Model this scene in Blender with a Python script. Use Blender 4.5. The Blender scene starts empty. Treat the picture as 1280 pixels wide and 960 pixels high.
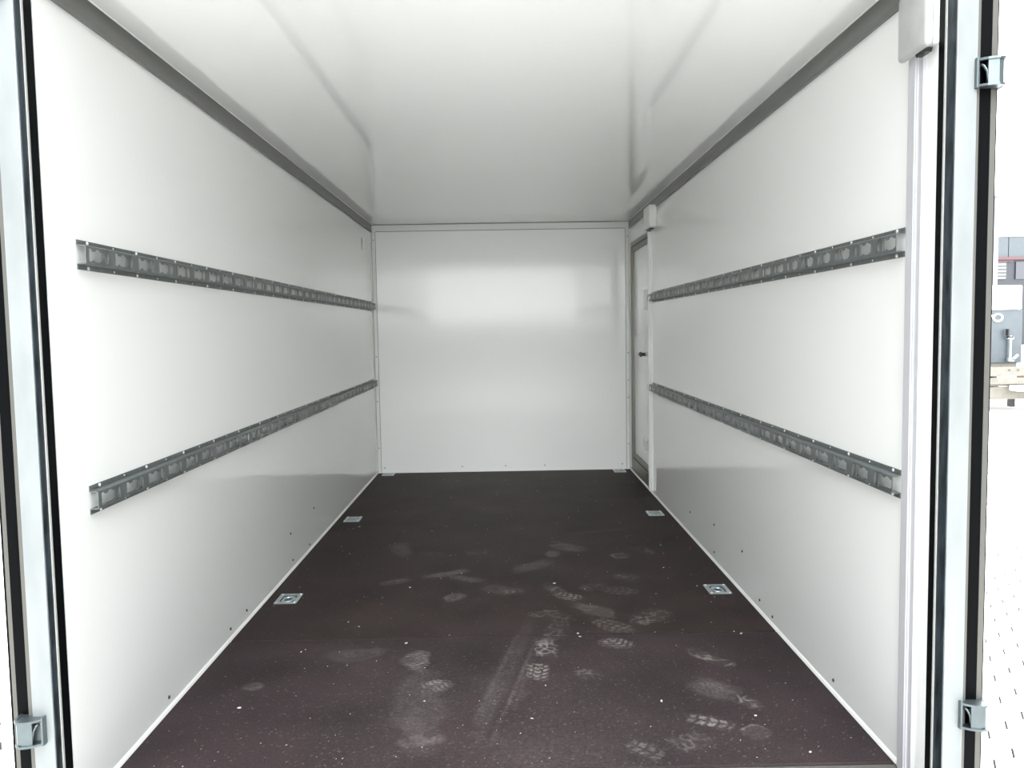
import bpy, bmesh, math, random
import numpy as np
from mathutils import Vector, Matrix

random.seed(7)
C = bpy.context.scene.collection
SC = bpy.context.scene

# ------------------------------------------------------------------ camera
F_PX, PITCH, YAW, ROLL = 994.46, -0.06823, 0.00828, -0.01613
CAM = Vector((0.0202, 0.0, 1.1138))
fw = Vector((math.sin(YAW)*math.cos(PITCH), math.cos(YAW)*math.cos(PITCH), math.sin(PITCH)))
r0 = Vector((math.cos(YAW), -math.sin(YAW), 0)); u0 = r0.cross(fw)
rt = math.cos(ROLL)*r0 + math.sin(ROLL)*u0
up = -math.sin(ROLL)*r0 + math.cos(ROLL)*u0
cd = bpy.data.cameras.new('camera'); co = bpy.data.objects.new('camera', cd); C.objects.link(co)
cd.sensor_width = 36; cd.sensor_fit = 'HORIZONTAL'; cd.lens = F_PX/1280*36
cd.clip_start = 0.05; cd.clip_end = 500
co.matrix_world = Matrix(((rt.x, up.x, -fw.x, CAM.x), (rt.y, up.y, -fw.y, CAM.y), (rt.z, up.z, -fw.z, CAM.z), (0, 0, 0, 1)))
SC.camera = co

# ------------------------------------------------------------------ overcast sky, exposure
w = bpy.data.worlds.new('overcast'); SC.world = w; w.use_nodes = True
nt = w.node_tree; nt.nodes.clear()
out = nt.nodes.new('ShaderNodeOutputWorld'); bg = nt.nodes.new('ShaderNodeBackground')
tc = nt.nodes.new('ShaderNodeTexCoord'); sx = nt.nodes.new('ShaderNodeSeparateXYZ'); rp = nt.nodes.new('ShaderNodeValToRGB')
nt.links.new(tc.outputs['Generated'], sx.inputs[0]); nt.links.new(sx.outputs['Z'], rp.inputs[0])
rp.color_ramp.elements[0].position = 0.0; rp.color_ramp.elements[0].color = (0.97, 1.0, 1.0, 1)
rp.color_ramp.elements[1].position = 0.9; rp.color_ramp.elements[1].color = (0.74, 0.77, 0.79, 1)
nt.links.new(rp.outputs[0], bg.inputs['Color']); bg.inputs['Strength'].default_value = 3.3
nt.links.new(bg.outputs[0], out.inputs['Surface'])
SC.view_settings.view_transform = 'Standard'; SC.view_settings.look = 'None'
SC.cycles.max_bounces = 24; SC.cycles.diffuse_bounces = 20; SC.cycles.glossy_bounces = 12
SC.view_settings.exposure = 1.70; SC.view_settings.gamma = 1.0; SC.view_settings.use_curve_mapping = False

# ------------------------------------------------------------------ materials
def mat(name, col, rough=0.5, metal=0.0, spec=0.5, noise=None, bump=None, coat=0.0):
    """noise=(scale, amount, stretch) varies the base colour; bump=(scale, strength, stretch)"""
    m = bpy.data.materials.new(name); m.use_nodes = True
    t = m.node_tree; b = t.nodes['Principled BSDF']
    b.inputs['Base Color'].default_value = (*col, 1); b.inputs['Roughness'].default_value = rough
    b.inputs['Metallic'].default_value = metal; b.inputs['Specular IOR Level'].default_value = spec
    b.inputs['Coat Weight'].default_value = coat; b.inputs['Coat Roughness'].default_value = 0.05
    def coords(st):
        tc = t.nodes.new('ShaderNodeTexCoord'); mp = t.nodes.new('ShaderNodeMapping')
        mp.inputs['Scale'].default_value = st; t.links.new(tc.outputs['Object'], mp.inputs[0]); return mp
    if noise:
        mp = coords(noise[2] if len(noise) > 2 else (1, 1, 1))
        n = t.nodes.new('ShaderNodeTexNoise'); n.inputs['Scale'].default_value = noise[0]; n.inputs['Detail'].default_value = 5
        t.links.new(mp.outputs[0], n.inputs['Vector'])
        r = t.nodes.new('ShaderNodeValToRGB')
        r.color_ramp.elements[0].position = 0.3; r.color_ramp.elements[1].position = 0.7
        a = noise[1]
        r.color_ramp.elements[0].color = (*[max(0, c*(1-a)) for c in col], 1)
        r.color_ramp.elements[1].color = (*[min(1, c*(1+a)) for c in col], 1)
        t.links.new(n.outputs['Fac'], r.inputs[0]); t.links.new(r.outputs[0], b.inputs['Base Color'])
    if bump:
        mp = coords(bump[2] if len(bump) > 2 else (1, 1, 1))
        n = t.nodes.new('ShaderNodeTexNoise'); n.inputs['Scale'].default_value = bump[0]; n.inputs['Detail'].default_value = 3
        t.links.new(mp.outputs[0], n.inputs['Vector'])
        bp = t.nodes.new('ShaderNodeBump'); bp.inputs['Strength'].default_value = bump[1]; bp.inputs['Distance'].default_value = 0.002
        t.links.new(n.outputs['Fac'], bp.inputs['Height']); t.links.new(bp.outputs[0], b.inputs['Normal'])
    return m

M = {}
M['panel'] = mat('white_panel', (0.965, 0.967, 0.952), 0.11, spec=0.45, coat=0.15, bump=(42, 0.022))
M['endpanel'] = mat('white_end_panel', (0.965, 0.967, 0.952), 0.10, spec=0.38, bump=(42, 0.03))
M['ceil'] = mat('white_ceiling_panel', (0.965, 0.967, 0.95), 0.05, spec=0.5, coat=0.6)
M['trimwhite'] = mat('white_trim', (0.88, 0.88, 0.86), 0.3)
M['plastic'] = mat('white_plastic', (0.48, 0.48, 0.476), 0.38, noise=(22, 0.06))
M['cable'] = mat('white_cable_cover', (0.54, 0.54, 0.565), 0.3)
M['cove'] = mat('satin_grey_profile', (0.20, 0.20, 0.19), 0.36, metal=0.5, bump=(30, 0.06, (1, 0.05, 1)))
M['alu'] = mat('dull_aluminium', (0.24, 0.237, 0.205), 0.42, metal=0.5, noise=(12, 0.08, (1, 1, 0.1)))
M['alulight'] = mat('light_aluminium_edge', (0.135, 0.131, 0.119), 0.45, metal=0.3)
M['bead'] = mat('bright_edge_bead', (0.5, 0.5, 0.48), 0.4)
M['shadowline'] = mat('grey_shadow_line', (0.30, 0.30, 0.275), 0.6)
M['pan'] = mat('dull_zinc_pan', (0.20, 0.25, 0.28), 0.35, metal=0.8)
M['mastgrey'] = mat('light_grey_mast', (0.17, 0.18, 0.187), 0.5)
M['railsteel'] = mat('galvanised_rail', (0.20, 0.22, 0.22), 0.42, metal=0.6, noise=(40, 0.12))
M['screw'] = mat('bright_screw', (0.85, 0.86, 0.85), 0.35, metal=0.3)
M['screwdark'] = mat('dark_screw', (0.05, 0.055, 0.06), 0.5)
M['screwgrey'] = mat('grey_screw', (0.4, 0.4, 0.38), 0.4, metal=0.5)
M['galv'] = mat('galvanised_post', (0.31, 0.33, 0.333), 0.45, metal=0.3, noise=(14, 0.10, (1, 1, 0.35)), bump=(60, 0.05))
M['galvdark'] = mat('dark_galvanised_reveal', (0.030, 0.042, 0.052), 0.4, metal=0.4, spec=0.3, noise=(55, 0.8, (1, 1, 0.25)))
M['zinc'] = mat('zinc_plated_steel', (0.50, 0.56, 0.58), 0.3, metal=0.85, noise=(30, 0.08))
M['zinchinge'] = mat('zinc_plated_hinge', (0.17, 0.20, 0.212), 0.38, metal=0.9, noise=(30, 0.08))
M['rubber'] = mat('black_rubber', (0.0025, 0.003, 0.0035), 0.5, spec=0.06, bump=(30, 0.2, (1, 1, 0.05)))
M['black'] = mat('black_plastic', (0.012, 0.012, 0.013), 0.4)
M['grey_block'] = mat('concrete_paver', (0.64, 0.625, 0.595), 0.85, spec=0.2, noise=(60, 0.12))
M['joint'] = mat('paving_joint_sand', (0.045, 0.044, 0.042), 0.95, spec=0.1, noise=(80, 0.25))
M['yard'] = mat('yard_surface', (0.66, 0.645, 0.615), 0.9, spec=0.15, noise=(0.4, 0.1))
M['clad'] = mat('grey_cladding', (0.040, 0.049, 0.057), 0.5, noise=(3, 0.06))
M['claddark'] = mat('dark_cladding', (0.009, 0.0108, 0.0175), 0.5, noise=(3, 0.1))
M['redline'] = mat('dark_red_flashing', (0.06, 0.018, 0.022), 0.5)
M['glass'] = mat('dark_window_glass', (0.02, 0.022, 0.03), 0.08)
M['blind'] = mat('pale_blind', (0.24, 0.24, 0.22), 0.6)
M['bluegrey'] = mat('blue_grey_panel', (0.045, 0.056, 0.066), 0.4, noise=(4, 0.12))
M['whitepaint'] = mat('white_paint', (0.80, 0.81, 0.81), 0.4)
M['cream'] = mat('cream_painted_rail', (0.118, 0.108, 0.09), 0.5, noise=(9, 0.12))
M['tyre'] = mat('tyre_rubber', (0.02, 0.02, 0.02), 0.8)
M['outer'] = mat('white_outer_skin', (0.78, 0.78, 0.77), 0.3)
M['chip'] = mat('pale_chip', (0.62, 0.57, 0.50), 0.7)
M['blockerwall'] = mat('grey_blocker_wall', (0.10, 0.104, 0.108), 0.6, noise=(2, 0.1))
M['yardwall'] = mat('grey_yard_wall', (0.42, 0.42, 0.41), 0.7, noise=(0.5, 0.3))

def floor_material(name, base, dustcol):
    m = bpy.data.materials.new(name); m.use_nodes = True
    t = m.node_tree; b = t.nodes['Principled BSDF']; L = t.links.new
    tcn = t.nodes.new('ShaderNodeTexCoord')
    at = t.nodes.new('ShaderNodeAttribute'); at.attribute_name = 'dust'
    # broad cloudy wear
    n1 = t.nodes.new('ShaderNodeTexNoise'); n1.inputs['Scale'].default_value = 3.2; n1.inputs['Detail'].default_value = 6
    L(tcn.outputs['Object'], n1.inputs['Vector'])
    r1 = t.nodes.new('ShaderNodeValToRGB')
    r1.color_ramp.elements[0].position = 0.3; r1.color_ramp.elements[0].color = (*[c*0.6 for c in base], 1)
    r1.color_ramp.elements[1].position = 0.72; r1.color_ramp.elements[1].color = (*[c*1.35 for c in base], 1)
    L(n1.outputs['Fac'], r1.inputs[0])
    # fine gritty grain of the anti-slip film, stretched along the load bed
    mp = t.nodes.new('ShaderNodeMapping'); mp.inputs['Scale'].default_value = (1.0, 0.45, 1)
    L(tcn.outputs['Object'], mp.inputs[0])
    n2 = t.nodes.new('ShaderNodeTexNoise'); n2.inputs['Scale'].default_value = 260; n2.inputs['Detail'].default_value = 2
    L(mp.outputs[0], n2.inputs['Vector'])
    r2 = t.nodes.new('ShaderNodeValToRGB'); r2.color_ramp.elements[0].position = 0.47; r2.color_ramp.elements[1].position = 0.72
    r2.color_ramp.elements[0].color = (0, 0, 0, 1); r2.color_ramp.elements[1].color = (1, 1, 1, 1)
    L(n2.outputs['Fac'], r2.inputs[0])
    ad = t.nodes.new('ShaderNodeMath'); ad.operation = 'MULTIPLY'; ad.inputs[1].default_value = 0.085
    L(r2.outputs[0], ad.inputs[0])
    n3 = t.nodes.new('ShaderNodeTexNoise'); n3.inputs['Scale'].default_value = 90; n3.inputs['Detail'].default_value = 3
    L(tcn.outputs['Object'], n3.inputs['Vector'])
    mr = t.nodes.new('ShaderNodeMapRange'); mr.inputs[1].default_value = 0.3; mr.inputs[2].default_value = 0.7
    mr.inputs[3].default_value = 0.35; mr.inputs[4].default_value = 1.3
    L(n3.outputs['Fac'], mr.inputs[0])
    mu = t.nodes.new('ShaderNodeMath'); mu.operation = 'MULTIPLY'; L(at.outputs['Fac'], mu.inputs[0]); L(mr.outputs[0], mu.inputs[1])
    sm = t.nodes.new('ShaderNodeMath'); sm.operation = 'ADD'; sm.use_clamp = True
    L(mu.outputs[0], sm.inputs[0]); L(ad.outputs[0], sm.inputs[1])
    mx = t.nodes.new('ShaderNodeMix'); mx.data_type = 'RGBA'
    L(sm.outputs[0], mx.inputs[0]); L(r1.outputs[0], mx.inputs[6]); mx.inputs[7].default_value = (*dustcol, 1)
    L(mx.outputs[2], b.inputs['Base Color'])
    b.inputs['Roughness'].default_value = 0.62; b.inputs['Specular IOR Level'].default_value = 0.22
    bp = t.nodes.new('ShaderNodeBump'); bp.inputs['Strength'].default_value = 0.25; bp.inputs['Distance'].default_value = 0.001
    L(n2.outputs['Fac'], bp.inputs['Height']); L(bp.outputs[0], b.inputs['Normal'])
    return m
M['floor_near'] = floor_material('resin_coated_plywood_near', (0.0255, 0.016, 0.0182), (0.25, 0.228, 0.216))
M['floor_far'] = floor_material('resin_coated_plywood_far', (0.0235, 0.0148, 0.0142), (0.225, 0.204, 0.184))
M['ply'] = mat('plywood_edge', (0.12, 0.08, 0.06), 0.8)

# ------------------------------------------------------------------ builders
class MB:
    def __init__(self): self.bm = bmesh.new(); self.mats = []; self.cur = 0
    def use(self, m):
        if m not in self.mats: self.mats.append(m)
        self.cur = self.mats.index(m); return self
    def _fin(self, faces):
        for f in faces: f.material_index = self.cur
    def box(self, x0, x1, y0, y1, z0, z1, bev=0.0, seg=2):
        b2 = bmesh.new()
        bmesh.ops.create_cube(b2, size=1)
        for v in b2.verts:
            v.co = Vector(((x0+x1)/2 + v.co.x*(x1-x0), (y0+y1)/2 + v.co.y*(y1-y0), (z0+z1)/2 + v.co.z*(z1-z0)))
        if bev > 0: bmesh.ops.bevel(b2, geom=b2.edges[:], offset=bev, segments=seg, affect='EDGES', profile=0.5)
        return self.add(b2)
    def add(self, b2, mtx=None):
        if mtx is not None: bmesh.ops.transform(b2, matrix=mtx, verts=b2.verts[:])
        n = {}
        for v in b2.verts: n[v] = self.bm.verts.new(v.co)
        for f in b2.faces:
            try:
                g = self.bm.faces.new([n[v] for v in f.verts]); g.material_index = self.cur; g.smooth = f.smooth
            except ValueError: pass
        b2.free(); return self
    def prism(self, pts, axis, a, b):
        """polygon pts extruded along axis ('x','y','z') from a to b"""
        def P(p, t):
            return {'x': (t, p[0], p[1]), 'y': (p[0], t, p[1]), 'z': (p[0], p[1], t)}[axis]
        b2 = bmesh.new()
        A = [b2.verts.new(P(p, a)) for p in pts]; B = [b2.verts.new(P(p, b)) for p in pts]
        n = len(pts)
        b2.faces.new(A[::-1]); b2.faces.new(B)
        for i in range(n): b2.faces.new((A[i], A[(i+1) % n], B[(i+1) % n], B[i]))
        bmesh.ops.recalc_face_normals(b2, faces=b2.faces[:])
        return self.add(b2)
    def holed(self, outer, holes, axis, a, b):
        """plate with holes, extruded from a to b along axis"""
        def P(p, t):
            return {'x': (t, p[0], p[1]), 'y': (p[0], t, p[1]), 'z': (p[0], p[1], t)}[axis]
        b2 = bmesh.new(); loops = []
        for pts in [outer]+holes:
            vs = [b2.verts.new(P(p, a)) for p in pts]; loops.append(vs)
            for i in range(len(vs)): b2.edges.new((vs[i], vs[(i+1) % len(vs)]))
        bmesh.ops.triangle_fill(b2, edges=b2.edges[:], use_beauty=True)
        base = b2.faces[:]
        d = {'x': Vector((b-a, 0, 0)), 'y': Vector((0, b-a, 0)), 'z': Vector((0, 0, b-a))}[axis]
        cp = {}
        for v in b2.verts[:]: cp[v] = b2.verts.new(v.co+d)
        for f in base: b2.faces.new([cp[v] for v in f.verts])
        for vs in loops:
            for i in range(len(vs)):
                p, q = vs[i], vs[(i+1) % len(vs)]
                b2.faces.new((p, q, cp[q], cp[p]))
        bmesh.ops.recalc_face_normals(b2, faces=b2.faces[:])
        return self.add(b2)
    def cyl(self, p, q, r, n=16, r2=None, smooth=True):
        p, q = Vector(p), Vector(q); d = q-p
        b2 = bmesh.new()
        bmesh.ops.create_cone(b2, cap_ends=True, segments=n, radius1=r, radius2=r if r2 is None else r2, depth=d.length)
        if smooth:
            for f in b2.faces:
                if len(f.verts) == 4: f.smooth = True
        return self.add(b2, Matrix.Translation((p+q)/2) @ d.to_track_quat('Z', 'Y').to_matrix().to_4x4())
    def tube(self, path, r, n=10, closed=False):
        path = [Vector(p) for p in path]; b2 = bmesh.new(); rings = []; k = len(path)
        for i, p in enumerate(path):
            a = path[i-1] if (i > 0 or closed) else p
            c = path[(i+1) % k] if (i < k-1 or closed) else p
            qd = (c-a).to_track_quat('Z', 'Y')
            rings.append([b2.verts.new(p + qd @ Vector((r*math.cos(2*math.pi*j/n), r*math.sin(2*math.pi*j/n), 0))) for j in range(n)])
        for i in range(k if closed else k-1):
            A, B = rings[i], rings[(i+1) % k]
            for j in range(n):
                f = b2.faces.new((A[j], A[(j+1) % n], B[(j+1) % n], B[j])); f.smooth = True
        if not closed: b2.faces.new(rings[0][::-1]); b2.faces.new(rings[-1])
        bmesh.ops.recalc_face_normals(b2, faces=b2.faces[:])
        return self.add(b2)
    def mesh(self, name):
        me = bpy.data.meshes.new(name); self.bm.to_mesh(me); self.bm.free()
        for m in self.mats: me.materials.append(m)
        return me
    def build(self, name, parent=None, loc=(0, 0, 0)):
        return put(name, self.mesh(name), parent, loc)

def put(name, me, parent=None, loc=(0, 0, 0), rot=None, scale=None):
    o = bpy.data.objects.new(name, me); C.objects.link(o); o.parent = parent; o.location = loc
    if rot: o.rotation_euler = rot
    if scale: o.scale = scale
    return o
def empty(name, loc=(0, 0, 0)):
    o = bpy.data.objects.new(name, None); C.objects.link(o); o.location = loc; o.empty_display_size = 0.05; return o
def tag(o, label, cat, group=None):
    o['label'] = label; o['category'] = cat
    if group: o['group'] = group
    return o
def struct(o, label=None):
    o['kind'] = 'structure'
    if label: o['label'] = label
    return o
def mb(m): return MB().use(M[m])
def dome_mesh(name, r, h, m, n=10):
    """a screw head whose axis is +X, flat side at x=0"""
    b = mb(m)
    b.cyl((0, 0, 0), (h*0.6, 0, 0), r, n); b.cyl((h*0.6, 0, 0), (h, 0, 0), r, n, r2=r*0.55)
    return b.mesh(name)
SCREW = dome_mesh('screw', 0.0048, 0.003, 'screw')
SCREW_S = dome_mesh('screw', 0.0028, 0.002, 'screw', 8)
SCREW_G = dome_mesh('screw', 0.0055, 0.003, 'screwgrey', 8)
SCREW_D = dome_mesh('screw', 0.0055, 0.004, 'screwdark', 8)

# ------------------------------------------------------------------ the box body
D, H, Y0, G = 6.224, 1.938, 1.80, -0.60     # end wall, ceiling height, rear edge of the walls, ground level
DY0, DY1, DZ0, DZ1 = 5.345, 6.125, 0.085, 1.757    # side door opening in the right wall

wl = struct(mb('panel').box(-1.03, -1.0, Y0, D+0.03, -0.02, H+0.03).build('wall_left'))
b = mb('panel')
b.box(1.0, 1.03, Y0, DY0, -0.02, H+0.03); b.box(1.0, 1.03, DY1, D+0.03, -0.02, H+0.03)
b.box(1.0, 1.03, DY0, DY1, -0.02, DZ0); b.box(1.0, 1.03, DY0, DY1, DZ1, H+0.03)
wr = struct(b.build('wall_right'))
wb = struct(mb('endpanel').box(-1.0, 1.0, D, D+0.03, -0.02, H).build('wall_back'))
struct(mb('ceil').box(-1.0, 1.0, Y0-0.02, D, H, H+0.03).build('ceiling'))
struct(mb('outer').box(-1.03, 1.03, Y0-0.02, D+0.03, H+0.0305, H+0.045).build('trim_1'), 'white outer roof skin')

# concave grey cove profiles along the ceiling edges, with a bright bead against the ceiling
for s, nm in ((-1, 'trim_2'), (1, 'trim_3')):
    R = 0.060; pts = [(s*1.0, H), (s*1.0, H-R)]
    for k in range(13):
        t = k/12
        pts.append((s*(1.0-0.003-0.0085*abs(2*t-1)**2.2), H-R+R*t))
    t = struct(mb('cove').prism(pts, 'y', Y0-0.02, D-0.006).build(nm), 'grey concave ceiling edge profile')
    xs = sorted((s*0.9883, s*0.9845)); mb('trimwhite').box(xs[0], xs[1], Y0-0.02, D-0.006, H-0.002, H).build('edge_bead', t)

# baseboards: thin white sealing strip between wall and floor
for s, nm in ((-1, 'baseboard_left'), (1, 'baseboard_right')):
    struct(mb('trimwhite').prism([(s*1.0, 0.0), (s*0.9925, 0.0), (s*0.996, 0.007), (s*1.0, 0.010)], 'y', 1.90, D-0.001).build(nm))
struct(mb('trimwhite').prism([(D, 0.0), (D-0.004, 0.0), (D-0.004, 0.006), (D, 0.006)], 'x', -0.99, 0.99).build('baseboard_back'))

# angle strips in the far corners and across the top of the end wall, with thin grey strips painting the shadow lines along edges and corners
for s, nm in ((-1, 'trim_4'), (1, 'trim_5')):
    b = mb('trimwhite')
    xs = sorted((s*0.9945, s*0.9705)); b.box(xs[0], xs[1], D-0.004, D, 0.006, H-0.003)
    xs = sorted((s*1.0, s*0.9965)); b.box(xs[0], xs[1], D-0.050, D-0.0055, 0.02, H-0.057)
    t = struct(b.build(nm), 'white corner angle strip')
    q = mb('shadowline'); xs = sorted((s*0.9698, s*0.9665)); q.box(xs[0], xs[1], D-0.0025, D, 0.006, H-0.054)
    xs = sorted((s*1.0, s*0.9950)); q.box(xs[0], xs[1], D-0.0052, D, 0.006, H-0.003); q.build('shadow_line', t)
    for z in (1.82, 0.919, 0.705, 0.568, 0.20):
        put('screw', SCREW_G, t, (s*0.984, D-0.004, z), (0, 0, -math.pi/2))
t = struct(mb('trimwhite').box(-0.970, 0.970, D-0.004, D, H-0.050, H-0.005).build('trim_6'), 'white angle strip under the ceiling')
q = mb('shadowline'); q.box(-0.966, 0.966, D-0.0025, D, H-0.0545, H-0.0503); q.box(-0.994, 0.994, D-0.0045, D, H-0.0047, H); q.build('shadow_line', t)
for x in (-0.942, -0.33, 0.011, 0.321, 0.934):
    put('screw', SCREW_G, wb, (x, D, 0.042), (0, 0, -math.pi/2))
for (y, z) in ((2.315, 0.036), (2.85, 0.039), (3.032, 0.043), (3.71, 0.043), (4.03, 0.03), (3.685, 0.176), (4.142, 0.194)):
    put('screw', SCREW_D, wl, (-1.0, y, z))
for (y, z) in ((4.198, 0.123), (3.71, 0.175), (3.265, 0.173), (3.033, 0.045), (2.884, 0.033), (2.336, 0.038), (3.709, 0.044)):
    put('screw', SCREW_D, wr, (1.0, y, z), (0, 0, math.pi))

# ------------------------------------------------------------------ floor with dust
RINGS = [(-0.905, 3.280), (-0.902, 4.684), (-0.905, 6.165), (0.905, 3.300), (0.904, 4.697), (0.900, 6.140)]
PW, PL = 0.094, 0.122            # lashing plate size
SEAM = 2.828
def vnoise(X, Y, cell, seed):
    """smooth value noise on the floor, about 0..1"""
    g = np.random.RandomState(seed).rand(int(8/cell)+4, int(3/cell)+4)
    u = (X+1.2)/cell; v = Y/cell
    i = np.floor(u).astype(int); j = np.floor(v).astype(int); a = u-i; b = v-j
    a = a*a*(3-2*a); b = b*b*(3-2*b)
    j = j % (g.shape[0]-1); i = i % (g.shape[1]-1)
    return (g[j, i]*(1-a)+g[j, i+1]*a)*(1-b)+(g[j+1, i]*(1-a)+g[j+1, i+1]*a)*b
def dust_field(X, Y):
    d = np.zeros_like(X)
    rng = np.random.RandomState(3)
    nA = vnoise(X, Y, 0.055, 1); nB = vnoise(X, Y, 0.022, 2); nC = vnoise(X, Y, 0.009, 4); nL = vnoise(X, Y, 0.22, 5)
    wob = (nA-0.5)*0.9+(nB-0.5)*0.55
    brk = np.clip((0.55*nA+0.45*nB-0.33)*4.0, 0, 1)      # patchy transfer of the dust
    def frame(A, B):
        A, B = np.array(A), np.array(B); c = (A+B)/2; L = np.linalg.norm(B-A); e = (B-A)/L
        u = (X-c[0])*e[0] + (Y-c[1])*e[1]; v = -(X-c[0])*e[1] + (Y-c[1])*e[0]
        return u, v, L
    def patch(A, B, wd, k, kind, soft=0.35):
        nonlocal d
        u, v, L = frame(A, B)
        r = (np.abs(u/(L/2))**2.6 + np.abs(v/(wd/2))**2.6)**(1/2.6) + wob*0.55
        m = np.clip((1.0-r)/soft, 0, 1)
        uu, vv = u+(nB-0.5)*0.008, v+(nA-0.5)*0.010
        if kind == 'blocks':
            p = (np.abs(((uu+0.35*np.abs(vv))/0.030) % 1-0.5) < 0.31) & (np.abs((vv/0.028) % 1-0.5) < 0.33)
            m = m*(0.15+0.85*p)*(0.35+0.65*brk)
        elif kind == 'chevron':
            p = (np.abs(((uu-0.8*np.abs(vv))/0.027) % 1-0.5) < 0.27) & (np.abs((vv/0.030+0.5) % 1-0.5) < 0.40)
            m = m*(0.10+0.90*p)*(0.5+0.5*brk)
        elif kind == 'wave':
            p = np.sin((uu+0.006*np.sin(vv*110))*2*math.pi/0.017)
            m = m*(0.62+0.38*p)*(0.5+0.5*brk)
        elif kind == 'worm':
            p = np.clip(1.2-np.abs(nB-0.5)*9, 0, 1)
            m = m*(0.14+0.86*p)*(0.35+0.65*brk)
        elif kind == 'outline':
            m = np.clip(1-np.abs(r-0.85)/0.14, 0, 1)*brk + 0.2*np.clip((1-r)/0.3, 0, 1)
        elif kind == 'streak':
            lines = vnoise(v*0+0.3, v*40+3+u*0.8, 0.5, 8)*1.2-0.1
            m = m*np.clip(lines, 0, 1)*(0.5+0.5*brk)
        else:
            m = m*(0.45+0.55*brk)
        d = np.maximum(d, m*min(0.95, k*1.7)) if kind != 'neg' else d*(1-m*k)
    P = [((0.125, 2.62), (0.16, 2.815), .115, .42, 'worm'), ((0.105, 2.462), (0.117, 2.60), .088, .72, 'chevron'),
         ((0.435, 2.70), (0.365, 2.805), .10, .62, 'chevron'), ((0.47, 2.855), (0.33, 2.975), .11, .42, 'blocks'),
         ((0.645, 3.07), (0.485, 2.915), .12, .45, 'worm'), ((0.32, 3.205), (0.215, 3.295), .09, .60, 'chevron'),
         ((0.25, 3.235), (0.19, 3.43), .09, .28, 'worm'), ((0.52, 3.82), (0.61, 3.835), .10, .36, 'outline'),
         ((0.65, 4.01), (0.745, 3.83), .10, .30, 'worm'), ((0.50, 3.565), (0.585, 3.43), .11, .40, 'worm'),
         ((0.415, 3.33), (0.57, 3.285), .10, .36, 'blocks'), ((0.243, 3.95), (0.228, 3.81), .09, .34, 'wave'),
         ((0.225, 4.10), (0.41, 3.90), .13, .17, 'solid'), ((0.62, 2.69), (0.765, 2.52), .075, .45, 'worm'),
         ((-0.37, 3.53), (-0.155, 3.65), .085, .24, 'solid'), ((-0.25, 3.56), (-0.075, 3.45), .08, .26, 'wave'),
         ((-0.255, 3.225), (-0.17, 3.305), .085, .30, 'solid'), ((-0.02, 3.315), (0.08, 3.338), .06, .42, 'blocks'),
         ((-0.555, 3.45), (-0.42, 3.525), .07, .22, 'solid'), ((-0.555, 4.15), (-0.50, 3.87), .11, .20, 'wave'),
         ((-0.20, 3.91), (-0.07, 3.953), .10, .26, 'worm'), ((0.32, 4.24), (0.70, 4.352), .05, .16, 'streak'),
         ((-0.075, 2.02), (0.085, 2.88), .15, .15, 'streak'), ((-0.02, 2.2), (0.13, 3.1), .08, .10, 'streak'),
         ((-0.283, 2.53), (-0.31, 2.73), .105, .34, 'wave'), ((-0.245, 2.40), (-0.185, 2.48), .10, .44, 'wave'),
         ((-0.285, 2.60), (-0.225, 2.02), .17, .085, 'solid'), ((-0.30, 2.09), (-0.15, 2.12), .09, .17, 'solid'),
         ((0.515, 2.205), (0.645, 2.14), .075, .48, 'blocks'), ((0.44, 2.045), (0.565, 2.085), .10, .36, 'worm'),
         ((0.335, 2.07), (0.41, 1.985), .08, .40, 'blocks'), ((0.585, 2.37), (0.695, 2.404), .11, .22, 'wave'),
         ((0.69, 2.335), (0.75, 2.245), .07, .34, 'worm'), ((0.67, 2.15), (0.715, 2.08), .08, .26, 'outline'),
         ((-0.815, 2.42), (-0.765, 2.48), .07, .14, 'solid'), ((0.23, 3.05), (0.16, 2.76), .10, .22, 'worm'),
         ((0.08, 3.03), (0.23, 3.07), .10, .24, 'worm'), ((0.28, 3.165), (0.44, 3.0), .10, .22, 'solid'),
         ((0.03, 3.59), (0.24, 3.785), .13, .13, 'solid'), ((0.22, 2.48), (0.32, 2.525), .10, .22, 'worm'),
         ((0.32, 3.33), (0.44, 3.40), .10, .22, 'blocks'), ((-0.42, 3.95), (-0.27, 3.9), .10, .14, 'worm'),
         ((-0.10, 3.40), (0.06, 3.30), .12, .15, 'wave'), ((-0.62, 2.66), (-0.40, 2.72), .12, .10, 'solid'),
         ((0.60, 2.45), (0.70, 2.30), .14, .12, 'solid')]
    for q in P: patch(*q)
    patch((-0.284, 2.104), (-0.268, 2.130), .045, .8, 'neg'); patch((-0.225, 2.11), (-0.178, 2.16), .05, .8, 'neg')
    # the dusty near half, walked down the middle, cleaner along the walls
    base = 0.045*np.exp(-((X-0.05)/0.75)**4)*np.clip((3.0-Y)/0.9, 0, 1) + 0.018*np.exp(-(X/0.75)**4)
    cl = sum(np.sin(X*a+Y*b2+c)*g for a, b2, c, g in ((5, 3, 1, .3), (11, -7, 2, .25), (-17, 13, 0, .2), (29, 23, 4, .15)))
    base *= (1+0.5*cl)*(0.4+1.2*nL)*(0.6+0.8*nC)
    d = d + base
    # grit: random bright grains
    g = rng.rand(*X.shape)
    dens = 0.004+0.018*np.clip((2.9-Y)/0.9, 0, 1)*np.exp(-((X)/0.9)**6)
    d = np.where(g < dens, np.maximum(d, 0.20+0.35*rng.rand(*X.shape)), d)
    return np.clip(d, 0, 0.95)

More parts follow.
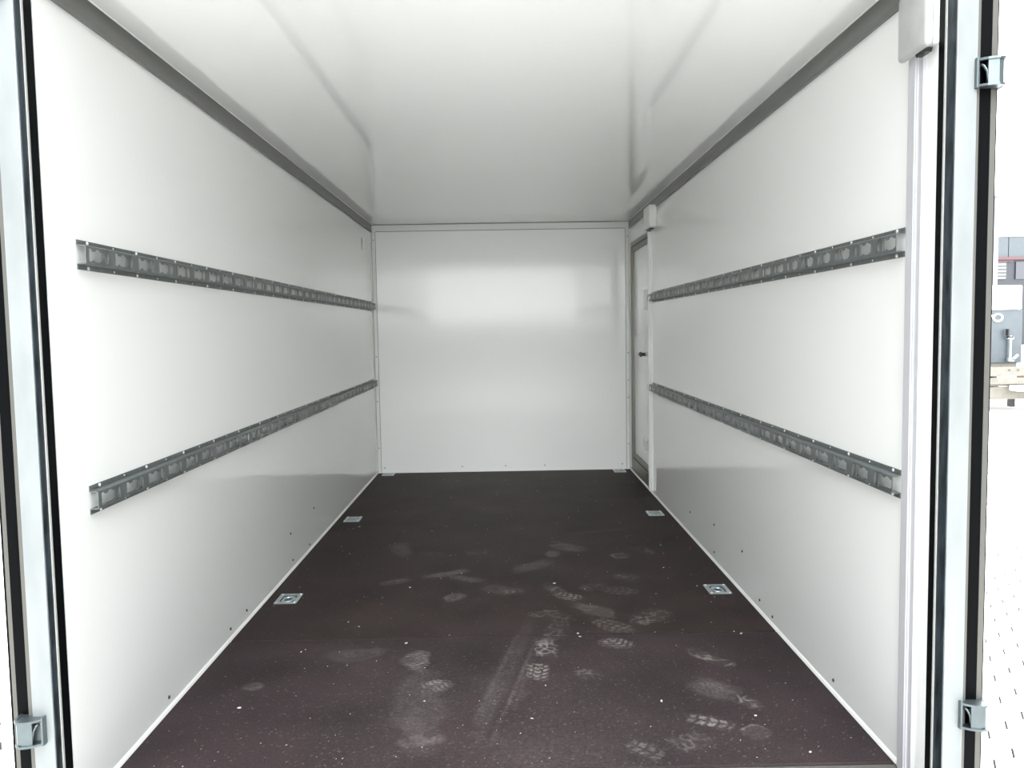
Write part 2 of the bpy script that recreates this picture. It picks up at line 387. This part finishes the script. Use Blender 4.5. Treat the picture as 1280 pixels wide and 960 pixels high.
def floor_board(y0, y1, step, material, parent):
    x0, x1 = -0.992, 0.992
    nx = int((x1-x0)/step); ny = int((y1-y0)/step)
    xs = np.linspace(x0, x1, nx+1); ys = np.linspace(y0, y1, ny+1)
    # grid lines are moved on to the plate cut-outs so that the cuts are clean
    hw, hl = PW/2-0.012, PL/2-0.012
    for cx in {round(p[0], 4) for p in RINGS}:
        for e in (cx-hw, cx+hw): xs[np.argmin(abs(xs-e))] = e
    for (cx, cy) in RINGS:
        for e in (cy-hl, cy+hl):
            if y0+0.02 < e < y1-0.005: ys[np.argmin(abs(ys-e))] = e
    X, Y = np.meshgrid(xs, ys); Z = np.zeros_like(X)
    if y1 > 3: Z[0, :] = -0.003
    else: Z[-1, :] = -0.002
    co = np.stack([X, Y, Z], -1).reshape(-1, 3)
    i = np.arange(ny)[:, None]*(nx+1)+np.arange(nx)[None, :]
    quads = np.stack([i, i+1, i+nx+2, i+nx+1], -1)
    xc = (xs[:-1]+xs[1:])/2; yc = (ys[:-1]+ys[1:])/2
    keep = np.ones((ny, nx), bool)
    for (cx, cy) in RINGS:
        keep &= ~((np.abs(xc-cx)[None, :] < hw) & (np.abs(yc-cy)[:, None] < hl))
    quads = quads[keep]
    # skirt round the outside: front edge and back edge
    n0 = len(co)
    ex = np.array([[x0, y0, -0.014], [x1, y0, -0.014], [x0, y1, -0.014], [x1, y1, -0.014]])
    co = np.concatenate([co, ex])
    extra = [[n0, n0+1, nx, 0], [(nx+1)*ny, (nx+1)*(ny+1)-1, n0+3, n0+2]]
    quads = np.concatenate([quads.reshape(-1, 4), np.array(extra)])
    me = bpy.data.meshes.new('floor_board')
    me.vertices.add(len(co)); me.vertices.foreach_set('co', co.astype(np.float32).ravel())
    me.loops.add(quads.size); me.loops.foreach_set('vertex_index', quads.astype(np.int32).ravel())
    me.polygons.add(len(quads)); me.polygons.foreach_set('loop_start', np.arange(0, quads.size, 4, dtype=np.int32))
    me.update(calc_edges=True)
    dv = np.zeros(len(co), np.float32); dv[:n0] = dust_field(X, Y).ravel()
    at = me.attributes.new('dust', 'FLOAT', 'POINT'); at.data.foreach_set('value', dv)
    me.materials.append(material)
    return put('floor_board', me, parent)
fl = struct(mb('ply').box(-1.0, 1.0, 1.946, D, -0.06, -0.0145).build('floor'))
floor_board(1.950, SEAM-0.0015, 0.0042, M['floor_near'], fl)
floor_board(SEAM+0.0015, D-0.001, 0.0052, M['floor_far'], fl)
# rear sill
b = mb('alulight'); b.box(-1.0, 1.0, 1.72, 1.944, -0.10, -0.004, 0.002); b.box(-1.0, 1.0, 1.715, 1.735, -0.10, 0.004, 0.002)
struct(b.build('trim_7'), 'light metal rear sill')

# pale chips scattered on the floor
b = mb('chip')
def chip(x, y, r):
    b2 = bmesh.new(); bmesh.ops.create_icosphere(b2, subdivisions=1, radius=1)
    mt = Matrix.Translation((x, y, r*0.30)) @ Matrix.Rotation(random.uniform(0, 6.28), 4, 'Z') @ Matrix.Diagonal((r*random.uniform(.7, 1.7), r*random.uniform(.5, 1), r*0.35, 1))
    b.add(b2, mt)
for k in range(230):
    y = 1.98+4.1*random.random()**1.7; chip(random.uniform(-.95, .95), y, random.uniform(0.0010, 0.0022)*(1+0.15*(y-2)))
for (x, y, r) in ((-0.79, 2.31, .0052), (0.72, 2.20, .0045), (-0.71, 2.72, .004), (-0.70, 2.74, .003), (0.13, 2.42, .004), (-0.24, 2.33, .0045), (0.08, 2.21, .004),
                  (0.27, 2.84, .0055), (0.275, 2.81, .0045), (0.84, 2.83, .004), (0.86, 2.81, .005), (0.80, 2.0, .0045), (0.47, 2.3, .005), (-0.35, 2.78, .005),
                  (0.83, 3.35, .004), (0.74, 3.62, .0045), (0.80, 4.0, .005), (-0.78, 3.95, .004), (-0.83, 4.5, .005), (-0.6, 3.0, .004), (-0.55, 2.95, .0035), (-0.41, 3.4, .005), (0.22, 3.42, .005)):
    chip(x, y, r)
o = b.build('wood_chips'); o['kind'] = 'stuff'
tag(o, 'tiny pale chips and grit scattered over the dark floor', 'debris')

# ------------------------------------------------------------------ lashing rings
def rrect(cx, cy, w, l, r, n=4):
    pts = []
    for (sx, sy, a0) in ((1, 1, 0), (-1, 1, 90), (-1, -1, 180), (1, -1, 270)):
        for k in range(n+1):
            a = math.radians(a0+90*k/n)
            pts.append((cx+sx*(w/2-r)+r*math.cos(a), cy+sy*(l/2-r)+r*math.sin(a)))
    return pts
PLATE = mb('zinc').holed(rrect(0, 0, PW, PL, 0.005), [rrect(0, 0, PW-0.034, PL-0.040, 0.012)], 'z', 0.0002, 0.003).mesh('plate')
b = mb('pan')
w_, l_ = (PW-0.030)/2, (PL-0.036)/2
b.box(-w_, w_, -l_, l_, -0.0135, -0.0120); b.box(-w_, -w_+0.0015, -l_, l_, -0.012, 0.0002); b.box(w_-0.0015, w_, -l_, l_, -0.012, 0.0002)
b.box(-w_+0.0015, w_-0.0015, -l_, -l_+0.0015, -0.012, 0.0002); b.box(-w_+0.0015, w_-0.0015, l_-0.0015, l_, -0.012, 0.0002)
PAN = b.mesh('pan')
b = mb('zinc')
b.tube([(-0.022, -0.020, -0.004), (-0.022, 0.020, -0.004), (-0.008, 0.029, -0.003), (0.010, 0.026, -0.001), (0.022, 0.012, 0.000), (0.024, -0.004, 0.000), (0.016, -0.022, -0.001), (-0.002, -0.029, -0.003), (-0.014, -0.028, -0.004)], 0.0052, 10, True)
RINGM = b.mesh('ring')
BAR = mb('black').box(-0.027, -0.018, -0.012, 0.012, -0.012, -0.0005, 0.001).mesh('hinge_block')
where = ['nearest on the left side of the floor', 'midway along the left side of the floor', 'in the far left floor corner',
         'nearest on the right side of the floor', 'midway along the right side, beside the side door', 'in the far right floor corner']
for (x, y), wh in zip(RINGS, where):
    r = empty('lashing_ring', (x, y, 0))
    tag(r, 'recessed zinc lashing ring plate '+wh, 'lashing ring', 'lashing rings sunk in the floor')
    if x > 0: r.rotation_euler = (0, 0, math.pi)
    put('plate', PLATE, r); put('pan', PAN, r); put('ring', RINGM, r); put('hinge_block', BAR, r)
    for (a, c) in ((1, 1), (1, -1), (-1, 1), (-1, -1)):
        put('screw', SCREW, r, (a*(PW/2-0.009), c*(PL/2-0.010), 0.003), (0, -math.pi/2, 0))

# ------------------------------------------------------------------ lashing rails
PITCHR = 0.1305
def rail_mesh(s, y0, y1, yh):
    """s=-1: on the left wall, +1: right wall; x measured from the wall into the box"""
    def X(a): return -s*a
    b = mb('railsteel'); hz, fz, dp, th = 0.0235, 0.0355, 0.0225, 0.002
    def bx(a0, a1, z0, z1, ya=y0, yb=y1):
        xs = sorted((X(a0), X(a1))); b.box(xs[0], xs[1], ya, yb, z0, z1)
    bx(0, 0.0025, hz-th, fz); bx(0, 0.0025, -fz, -hz+th)
    for sg in (1, -1):          # sides of the hat, slightly splayed
        pts = [(X(0.0026), sg*(hz)), (X(0.0026), sg*(hz-th)), (X(dp), sg*(hz-th-0.003)), (X(dp), sg*(hz-0.003)), (X(dp-0.004), sg*(hz-0.0008))]
        b.prism(pts, 'y', y0, y1)
    # face with a barbed hexagonal slot and a small oval slot in every cell
    hole = [(-0.034, 0.0095), (-0.034, -0.0095), (-0.018, -0.0155), (0.006, -0.0155), (0.010, -0.012), (0.016, -0.012), (0.020, -0.0155), (0.034, -0.0155),
            (0.034, 0.0155), (0.020, 0.0155), (0.014, 0.010), (0.004, 0.0105), (-0.002, 0.0155), (-0.016, 0.0155), (-0.022, 0.012)]
    ov = [(0.0125*math.cos(t*math.pi/5), 0.0178*math.sin(t*math.pi/5)) for t in range(10)]
    zf = hz-0.0045
    n = int((y1-yh)/PITCHR)
    edges = [y0] + [yh+PITCHR*(k+0.5) for k in range(-1, n+1)]
    if yh-PITCHR/2 < y0: edges = [y0] + [yh+PITCHR*(k+0.5) for k in range(0, n+1)]
    if edges[-1] > y1: edges[-1] = y1
    else: edges.append(y1)
    for a, c in zip(edges[:-1], edges[1:]):
        hs = []
        k = round(((a+c)/2-yh)/PITCHR)
        yc = yh+PITCHR*k
        if yc-0.036 > a and yc+0.036 < c: hs.append([(yc-s*-1*q[0]*1, q[1]) for q in hole])
        # half the oval sits in each neighbour; keep it whole by cutting it in the cell on its near side
        out_ = [(a, -zf), (c, -zf), (c, zf), (a, zf)]
        yo = min(yc+PITCHR/2-0.0145, c-0.014)
        if yo+0.0127 < c+0.02 and yo-0.013 > yc+0.035: hs.append([(yo+q[0], q[1]) for q in ov])
        b.holed(out_, hs, 'x', X(dp-th), X(dp)) if hs else bx(dp-th, dp, -zf, zf, a, c)
    return b.mesh('lashing_rail')
RL = rail_mesh(-1, 1.928, 6.205, 1.9775); RR = rail_mesh(1, 1.948, 5.335, 1.985)
def rail(me, s, z, y0, y1, label):
    o = put('lashing_rail', me, None, (s*1.0, 0, z))
    tag(o, label, 'lashing rail', 'perforated lashing rails on the side walls')
    rot = (0, 0, 0) if s < 0 else (0, 0, math.pi)
    y = y0; k = 0
    while y < y1:
        for sg in (1, -1):
            put('screw', SCREW, o, (-s*0.0025, y, sg*0.0300), rot)
            if k < 9 and y+0.13 < y1: put('screw', SCREW_S, o, (-s*0.0025, y+0.13, sg*0.0300), rot)
        y += 0.2605; k += 1
rail(RL, -1, 1.3100, 1.974, 6.19, 'upper grey perforated steel lashing rail on the left wall')
rail(RL, -1, 0.7140, 1.974, 6.19, 'lower grey perforated steel lashing rail on the left wall')
rail(RR, 1, 1.3110, 1.983, 5.33, 'upper grey perforated steel lashing rail on the right wall')
rail(RR, 1, 0.7140, 1.983, 5.33, 'lower grey perforated steel lashing rail on the right wall')

# ------------------------------------------------------------------ cable covers, lamp housing, junction box, clip
def cable_cover(name, y0, y1, z0, z1, dp, label, m='cable'):
    w3 = (y1-y0)
    pts = [(1.0, y0), (1.0-dp*0.5, y0), (1.0-dp*0.5, y0+w3*0.30), (1.0-dp*0.8, y0+w3*0.30), (1.0-dp*0.8, y0+w3*0.36), (1.0-dp, y0+w3*0.40), (1.0-dp, y1-w3*0.15), (1.0-dp*0.7, y1), (1.0, y1)]
    o = mb(m).prism(pts, 'z', z0, z1).build(name)
    return tag(o, label, 'cable cover')
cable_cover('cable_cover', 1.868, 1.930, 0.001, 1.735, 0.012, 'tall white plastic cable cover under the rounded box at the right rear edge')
cable_cover('cable_cover', 5.262, 5.318, 0.017, 1.742, 0.024, 'thin white upright cable cover at the far right beside the side door', 'trimwhite')
def soft_box(name, x0, x1, y0, y1, z0, z1, bev, label, cat, m='plastic'):
    o = mb(m).box(x0, x1, y0, y1, z0, z1, bev, 4).build(name); return tag(o, label, cat)
root = empty('lamp_housing', (1.0, 1.86, 1.73))
tag(root, 'white rounded plastic lamp housing high on the right wall at the rear opening', 'lamp')
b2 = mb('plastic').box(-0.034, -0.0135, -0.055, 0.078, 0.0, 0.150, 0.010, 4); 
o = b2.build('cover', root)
for p in o.data.polygons: p.use_smooth = True
mb('trimwhite').box(-0.0135, 0, -0.050, 0.070, 0.006, 0.146, 0.003).build('backplate', root)
mb('black').prism([(-0.036, -0.008), (0.006, -0.008), (0.010, 0.0), (0.006, 0.003), (-0.034, 0.003), (-0.040, 0.0)], 'x', -0.024, -0.010).build('switch', root)
jb = empty('junction_box', (1.0, 5.20, 1.745))
tag(jb, 'small white junction box above the side door cable cover under the ceiling', 'box')
mb('trimwhite').box(-0.052, 0, -0.10, 0.10, 0.006, 0.148, 0.008, 3).build('housing', jb)
mb('black').box(-0.040, -0.012, -0.06, 0.07, -0.002, 0.0065).build('cable_entry', jb)
tag(mb('trimwhite').box(-1.0, -0.992, 5.77, 5.86, 1.712, 1.790, 0.002).build('wall_plate'), 'tiny white plate high on the left wall near the far corner', 'plate')

# ------------------------------------------------------------------ side door in the right wall
d3 = struct(mb('panel').box(1.012, 1.040, DY0+0.06, DY1-0.06, DZ0+0.065, DZ1-0.068).build('door_3'), 'narrow side door in the right wall')
b = mb('alu')
x0, x1 = 0.992, 1.028
b.box(x0, x1, DY0, DY0+0.028, DZ0, DZ1); b.box(x0, x1, DY1-0.028, DY1, DZ0, DZ1)
b.box(x0, x1, DY0+0.028, DY1-0.028, DZ1-0.032, DZ1); b.box(x0, x1, DY0+0.028, DY1-0.028, DZ0, DZ0+0.030)
b.build('door_frame', d3)
b = mb('alu'); x0, x1 = 1.000, 1.034
y0, y1, z0, z1 = DY0+0.032, DY1-0.032, DZ0+0.034, DZ1-0.036
b.box(x0, x1, y0, y0+0.03, z0, z1); b.box(x0, x1, y1-0.03, y1, z0, z1)
b.box(x0, x1, y0+0.03, y1-0.03, z0, z0+0.034); b.box(x0, x1, y0+0.03, y1-0.03, z1-0.034, z1)
b.build('leaf_frame', d3)
mb('alu').box(0.9955, 1.0, DY0, DY1, 0.018, DZ0-0.002).build('kick_strip', d3)
b = mb('trimwhite'); b.box(0.985, 1.012, 5.50, 5.535, 1.235, 1.375, 0.004); b.build('grab_handle', d3)
b = mb('black'); b.cyl((1.012, 5.62, 0.925), (0.985, 5.62, 0.925), 0.012); b.box(0.972, 0.986, 5.58, 5.66, 0.915, 0.937, 0.003); b.cyl((0.985, 5.62, 0.925), (0.972, 5.62, 0.925), 0.02, r2=0.015)
b.build('knob', d3)
b = mb('trimwhite'); b.box(1.004, 1.012, 5.53, 5.68, 0.245, 0.325, 0.002)
for k in range(4): b.box(1.001, 1.004, 5.54, 5.67, 0.255+k*0.017, 0.264+k*0.017)
b.build('vent', d3)

# ------------------------------------------------------------------ rear frame posts, seals and the opened rear doors
def post(s, yf, yb, xi, xo, name, label):
    """s side, yf front face, yb back edge of the reveal, xi inner and xo outer face"""
    def bx(b, a0, a1, *r, **k):
        xs = sorted((s*a0, s*a1)); return b.box(xs[0], xs[1], *r, **k)
    z0, z1 = -0.10, H+0.06
    b = mb('galv'); bx(b, xi+0.0015, xo, yf, yb+0.004, z0, z1, bev=0.002)
    o = struct(b.build(name), label)
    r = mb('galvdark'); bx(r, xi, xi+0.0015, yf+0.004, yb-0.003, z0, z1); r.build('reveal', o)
    e = mb('bead'); bx(e, xi-0.0025, xi+0.0015, yb-0.003, yb+0.003, z0, z1); e.build('edge_bead', o)
    e = mb('alulight'); bx(e, xo, xo+(0.007 if s > 0 else 0.010), yf+0.004, yb, z0, z1); e.build('side_strip', o)
    q = mb('rubber'); bx(q, xi-0.004, xi+0.010, yb+0.003, Y0+0.012 if s > 0 else Y0-0.006, -0.004, H-0.002); q.build('rubber_seal', o)
    return o
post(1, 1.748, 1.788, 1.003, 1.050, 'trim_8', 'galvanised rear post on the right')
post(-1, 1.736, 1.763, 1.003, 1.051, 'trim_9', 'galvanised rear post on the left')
struct(mb('galv').box(-1.05, 1.05, 1.72, 1.80, H+0.061, H+0.12, 0.002).build('trim_10'), 'galvanised header above the rear opening')

def rear_door(s, yf, xe, name, label):
    """a leaf swung right round, lying along the outside of the side wall; we see its long edge"""
    def bx(b, a0, a1, *r, **k):
        xs = sorted((s*a0, s*a1)); return b.box(xs[0], xs[1], *r, **k)
    z0, z1 = -0.03, H+0.03; W_ = 0.026 if s > 0 else 0.030
    o = struct(bx(mb('outer'), xe+0.003, xe+0.038, yf+0.012, yf+1.0, z0+0.01, z1-0.01).build(name), label)
    q = mb('rubber'); bx(q, xe, xe+W_, yf, yf+0.012, z0, z1, bev=0.002); q.build('rubber_seal', o)
    q = mb('alulight'); bx(q, xe+W_-0.0005, xe+W_+(0.0115 if s > 0 else 0.009), yf+0.001, yf+0.0125, z0, z1); q.build('edge_profile', o)
    q = mb('rubber'); bx(q, xe+W_+(0.0117 if s > 0 else 0.0092), xe+W_+0.015, yf+0.003, yf+0.04, z0, z1); q.build('edge_gasket', o)
    return o
door_r = rear_door(1, 1.757, 1.0600, 'door_1', 'rear door swung open on the right')
door_l = rear_door(-1, 1.748, 1.0615, 'door_2', 'rear door swung open on the left')

def hinge(door, s, xh, yh, z, name='door_hinge'):
    """zinc strap hinge: curved strap round the door edge with rolled flanges, pin and gusset"""
    hgt = 0.030
    def W(a, y): return (xh+s*a, yh+y)
    arc = [(-0.006, 0.004), (0.003, -0.003), (0.011, -0.0085), (0.020, -0.0125), (0.030, -0.0145), (0.039, -0.012), (0.045, -0.004), (0.0475, 0.010), (0.0475, 0.05)]
    def strip(idx, z0, z1, th):
        P = [arc[i] for i in idx]; outr = []
        for i, p in enumerate(P):
            a = P[max(0, i-1)]; c = P[min(len(P)-1, i+1)]
            dx, dy = c[0]-a[0], c[1]-a[1]; L = math.hypot(dx, dy)
            outr.append((p[0]-dy/L*-th, p[1]-dx/L*th))
        return [W(*p) for p in P] + [W(*p) for p in outr[::-1]]
    b = mb('zinchinge')
    b.prism(strip(range(2, 9), 0, 0, 0.003)[:], 'z', z-hgt+0.004, z+hgt-0.004)
    for zz in (z-hgt, z+hgt-0.005):            # rolled upper and lower lips
        b.prism(strip(range(0, 9), 0, 0, 0.0065), 'z', zz, zz+0.005)
    lip = [W(*p) for p in arc] + [W(0.043, 0.05), W(-0.006, 0.012)]
    for zz in (z-hgt+0.001, z+hgt-0.0035): b.prism(lip, 'z', zz, zz+0.0025)
    o = b.build(name, door)
    c = mb('zinchinge'); c.cyl((*W(0.017, -0.002), z-hgt+0.004), (*W(0.017, -0.002), z+hgt-0.004), 0.0055, 14); c.build('hinge_pin', o)
    c = mb('zinchinge'); xs = sorted((xh-s*0.010, xh-s*0.0045)); c.box(xs[0], xs[1], yh-0.004, yh+0.016, z-hgt-0.002, z+hgt+0.002, 0.001); c.build('hinge_plate', o)
    c = mb('zinchinge'); c.tube([(*W(0.000, 0.0), z+0.018), (*W(0.005, -0.003), z+0.014), (*W(0.010, -0.006), z+0.003), (*W(0.012, -0.008), z-0.016)], 0.003, 8); c.build('hinge_spring', o)
    return o
hinge(door_r, 1, 1.053, 1.742, 1.648); hinge(door_r, 1, 1.049, 1.742, 0.224)
hinge(door_l, -1, -1.030, 1.724, 0.238); hinge(door_l, -1, -1.030, 1.724, 1.86)

# outer skins and underframe so that the trailer is a body from outside as well
b = mb('galv'); b.box(-1.0, -0.92, 1.80, D, -0.16, -0.062); b.box(0.92, 1.0, 1.80, D, -0.16, -0.062)
for y in (2.0, 3.4, 4.8, 6.0): b.box(-0.92, 0.92, y, y+0.06, -0.14, -0.062)
struct(b.build('trim_11'), 'galvanised underframe')

# ------------------------------------------------------------------ yard: paving
gr = struct(mb('yard').box(-70, 90, -70, 140, G-0.25, G-0.052).build('ground'))
struct(mb('joint').box(-8.5, 15.5, -7.5, 14.45, G-0.051, G-0.012).build('paving_bed'), 'sandy bed under the pavers')['kind'] = 'structure'
FF = 0.145; EDGE = FF/math.sqrt(3); A0 = math.radians(-27)
def hexa(gap=0.009, z0=-0.012, z1=0.0):
    r = (FF-gap)/math.sqrt(3)
    return [(math.cos(A0+math.pi/6+k*math.pi/3), math.sin(A0+math.pi/6+k*math.pi/3)) for k in range(6)], r
dirs, rr = hexa()
b2 = bmesh.new()
top = [b2.verts.new((c*(rr-0.004), s*(rr-0.004), 0)) for c, s in dirs]; mid = [b2.verts.new((c*rr, s*rr, -0.004)) for c, s in dirs]; bot = [b2.verts.new((c*rr, s*rr, -0.03)) for c, s in dirs]
b2.faces.new(top)
for A, B in ((mid, top), (bot, mid)):
    for k in range(6): b2.faces.new((A[k], A[(k+1) % 6], B[(k+1) % 6], B[k]))
pme = bpy.data.meshes.new('paver'); b2.to_mesh(pme); b2.free(); pme.materials.append(M['grey_block'])
e1 = np.array([math.cos(A0), math.sin(A0)])*FF; e2 = np.array([math.cos(A0+math.pi/3), math.sin(A0+math.pi/3)])*FF
org = np.array([2.015, 3.197])-e1/2
pts = []
for i in range(-140, 140):
    for j in range(-140, 140):
        p = org+i*e1+j*e2
        if -8.5 < p[0] < 15.5 and -7.5 < p[1] < 14.5: pts.append(p)
def seen(p):
    """pavers in the slots of view beside the trailer, nearest first"""
    x, y = p
    if y < 1.5: return 0
    t = (x-CAM.x)/y
    if x > 1.1 and 0.590 < t < 0.665: return 1/(x*x+y*y)
    if x < -1.1 and -0.67 < t < -0.60: return 1/(x*x+y*y)
    return 0
sc = sorted(pts, key=lambda p: -seen(p))
single = [p for p in sc[:300] if seen(p) > 0]
rest = [p for p in pts if not any(p is q for q in single)]
pv = empty('paving', (0, 0, G)); pv['kind'] = 'structure'
for p in single:
    put('paver', pme, pv, (p[0], p[1], random.uniform(-0.0015, 0.0015)), (random.uniform(-.004, .004), random.uniform(-.004, .004), 0))
R_ = np.array(rest); n = len(R_)
cx = np.array(dirs)
V = np.concatenate([R_[:, None, :]+cx[None]*(rr-0.004), R_[:, None, :]+cx[None]*rr], 1)
zz = np.concatenate([np.zeros((n, 6)), np.full((n, 6), -0.008)], 1)+np.random.RandomState(1).uniform(-.0015, .0015, (n, 1))
V = np.concatenate([V, zz[..., None]], -1).reshape(-1, 3)
me = bpy.data.meshes.new('paver_field'); faces = []
for q in range(n):
    o_ = q*12; faces.append(tuple(o_+k for k in range(6)))
    for k in range(6): faces.append((o_+6+k, o_+6+(k+1) % 6, o_+(k+1) % 6, o_+k))
me.from_pydata(V.tolist(), [], faces); me.materials.append(M['grey_block'])
pf = put('paver_field', me, pv); pf['kind'] = 'stuff'

# ------------------------------------------------------------------ yard: parked trailers, building, mast
bt = empty('box_trailer', (10.0, 16.6, G))
tag(bt, 'blue grey parked box trailer with white lid seen beyond the right door', 'trailer')
def bxp(parent, name, m, x0, x1, y0, y1, z0, z1, bev=0.0):
    return mb(m).box(x0-10.0, x1-10.0, y0-16.6, y1-16.6, z0-G, z1-G, bev).build(name, parent)
bxp(bt, 'body', 'bluegrey', 8.9, 10.86, 16.6, 19.2, 0.25, 1.36, 0.01)
bxp(bt, 'lid', 'whitepaint', 8.88, 10.82, 16.55, 19.22, 1.36, 1.87, 0.03)
bxp(bt, 'chassis', 'cream', 8.9, 10.8, 16.65, 19.2, 0.05, 0.248)
b = mb('whitepaint')
pth = [(0.335+0.085*math.cos(a)*1.1, -0.012, 1.80+0.075*math.sin(a)) for a in np.linspace(0, 2*math.pi, 20)[:-1]]
b.tube(pth, 0.022, 8, True); b.prism([(0.14, 1.90), (0.25, 1.84), (0.27, 1.78), (0.22, 1.80)], 'y', -0.02, -0.002)
b.build('emblem', bt)
b = mb('zinc'); b.box(0.545, 0.585, -0.10, -0.03, 0.93, 1.42, 0.006); b.box(0.50, 0.62, -0.11, -0.03, 1.35, 1.40); b.box(0.52, 0.64, -0.12, -0.02, 0.88, 0.96, 0.01)
b.cyl((0.60, -0.12, 0.93), (0.70, -0.12, 1.02), 0.03); b.build('latch_post', bt)
b = mb('black'); b.box(0.49, 0.515, -0.13, -0.03, 1.42, 1.56); b.box(0.50, 0.60, -0.13, -0.05, 1.375, 1.41); b.build('latch_handle', bt)
for y in (17.6, 18.3):
    b = mb('tyre'); b.cyl((-1.15, y-16.6, 0.32), (-0.95, y-16.6, 0.32), 0.32, 24); b.build('wheel', bt)
    b = mb('tyre'); b.cyl((0.62, y-16.6, 0.32), (0.82, y-16.6, 0.32), 0.32, 24); b.build('wheel', bt)
ft = empty('flatbed_trailer', (10.0, 15.6, G))
tag(ft, 'low cream flatbed trailer parked in front of the blue grey box trailer', 'trailer')
def fx(name, m, x0, x1, y0, y1, z0, z1, bev=0.0):
    return mb(m).box(x0-10.0, x1-10.0, y0-15.6, y1-15.6, z0-G, z1-G, bev).build(name, ft)
fx('deck', 'cream', 8.6, 13.4, 15.62, 16.4, -0.16, -0.06)
fx('side_rail', 'cream', 8.6, 13.4, 15.56, 15.61, 0.04, 0.22, 0.01)
fx('side_rail', 'cream', 8.6, 13.4, 15.54, 15.61, -0.12, 0.01, 0.01)
fx('gap_strip', 'redline', 10.12, 13.4, 15.57, 15.60, 0.012, 0.038)
fx('fender', 'whitepaint', 9.92, 11.4, 15.25, 15.53, -0.24, -0.13, 0.03)
fx('chassis_rail', 'cream', 8.6, 13.4, 15.60, 15.70, -0.42, -0.17, 0.01)
for x in (9.0, 9.12, 9.24, 9.4, 9.55, 9.95, 10.12, 10.3):
    b = mb('screwdark'); b.cyl((x-10, -0.07, 0.76), (x-10, -0.04, 0.76), 0.012, 8); b.build('bolt', ft)
for x in (11.0, 12.0):
    b = mb('tyre'); b.cyl((x-10, -0.28, 0.30), (x-10, -0.08, 0.30), 0.30, 24); b.build('wheel', ft)
for x in (8.75, 10.25, 13.2):
    b = mb('black'); b.box(x-10.05, x-9.95, 0.3, 0.4, 0.0, 0.44); b.build('stand', ft)

bd = empty('building', (37, 60, G))
tag(bd, 'dark grey clad industrial building with a dark red line behind the trailers', 'building')
def bb(name, m, x0, x1, y0, y1, z0, z1):
    return mb(m).box(x0-37, x1-37, y0-60, y1-60, z0-G, z1-G).build(name, bd)
bb('wall', 'claddark', 28, 60, 60.1, 75, G, 5.75)
for k in range(16): bb('panel', 'clad', 28+2*k+0.03+1.2*0, 29.97+2*k, 60.0, 75, 5.95, 7.45)
bb('wall', 'claddark', 28, 60, 60.06, 75, 5.75, 7.44)
bb('roof_edge', 'alu', 27.9, 60.1, 59.95, 75.1, 7.46, 7.62)
bb('flashing', 'redline', 27.9, 60.1, 59.85, 60.1, 5.75, 5.95)
for x in (30.0, 33.2, 36.9, 38.6, 41.5, 44.5):
    o = bb('window', 'glass', x, x+1.0, 60.0, 60.09, 4.3, 5.6)
    if x in (36.9, 41.5):
        for k in range(5):
            q = mb('blind').box(x-37+0.08, x-37+0.9, -0.06, -0.005, 4.35+0.25*k-G, 4.46+0.25*k-G).build('slat', o)
            q.location = -Vector((0, 0, 0))
bb('ledge', 'redline', 36.5, 38.3, 59.9, 60.1, 5.62, 5.70)

ms = empty('mast', (18.45, 30, G))
tag(ms, 'slim white mast rising behind the opened right rear door', 'mast')
b = mb('mastgrey'); b.cyl((0, 0, 0), (0, 0, 6.35), 0.14, 20); b.build('pole', ms)
b = mb('mastgrey'); b.cyl((0, 0, 6.35), (0, 0, 6.42), 0.155, 20); b.build('cap', ms)
b = mb('galv'); b.cyl((0, 0, 0), (0, 0, 0.06), 0.26, 20); b.build('base', ms)

# what stands behind the photographer shows only as a dim band in the glossy end wall
struct(mb('yardwall').box(-8, 8, -15.2, -15.0, G, 1.3).build('wall_yard'))
# unseen walls added behind the camera to cut side light on the near panels
struct(mb('blockerwall').box(-4.6, -4.4, -15, 1.6, G, 8.0).build('wall_blocker_left'))
struct(mb('blockerwall').box(4.4, 4.6, -15, 1.6, G, 8.0).build('wall_blocker_right'))
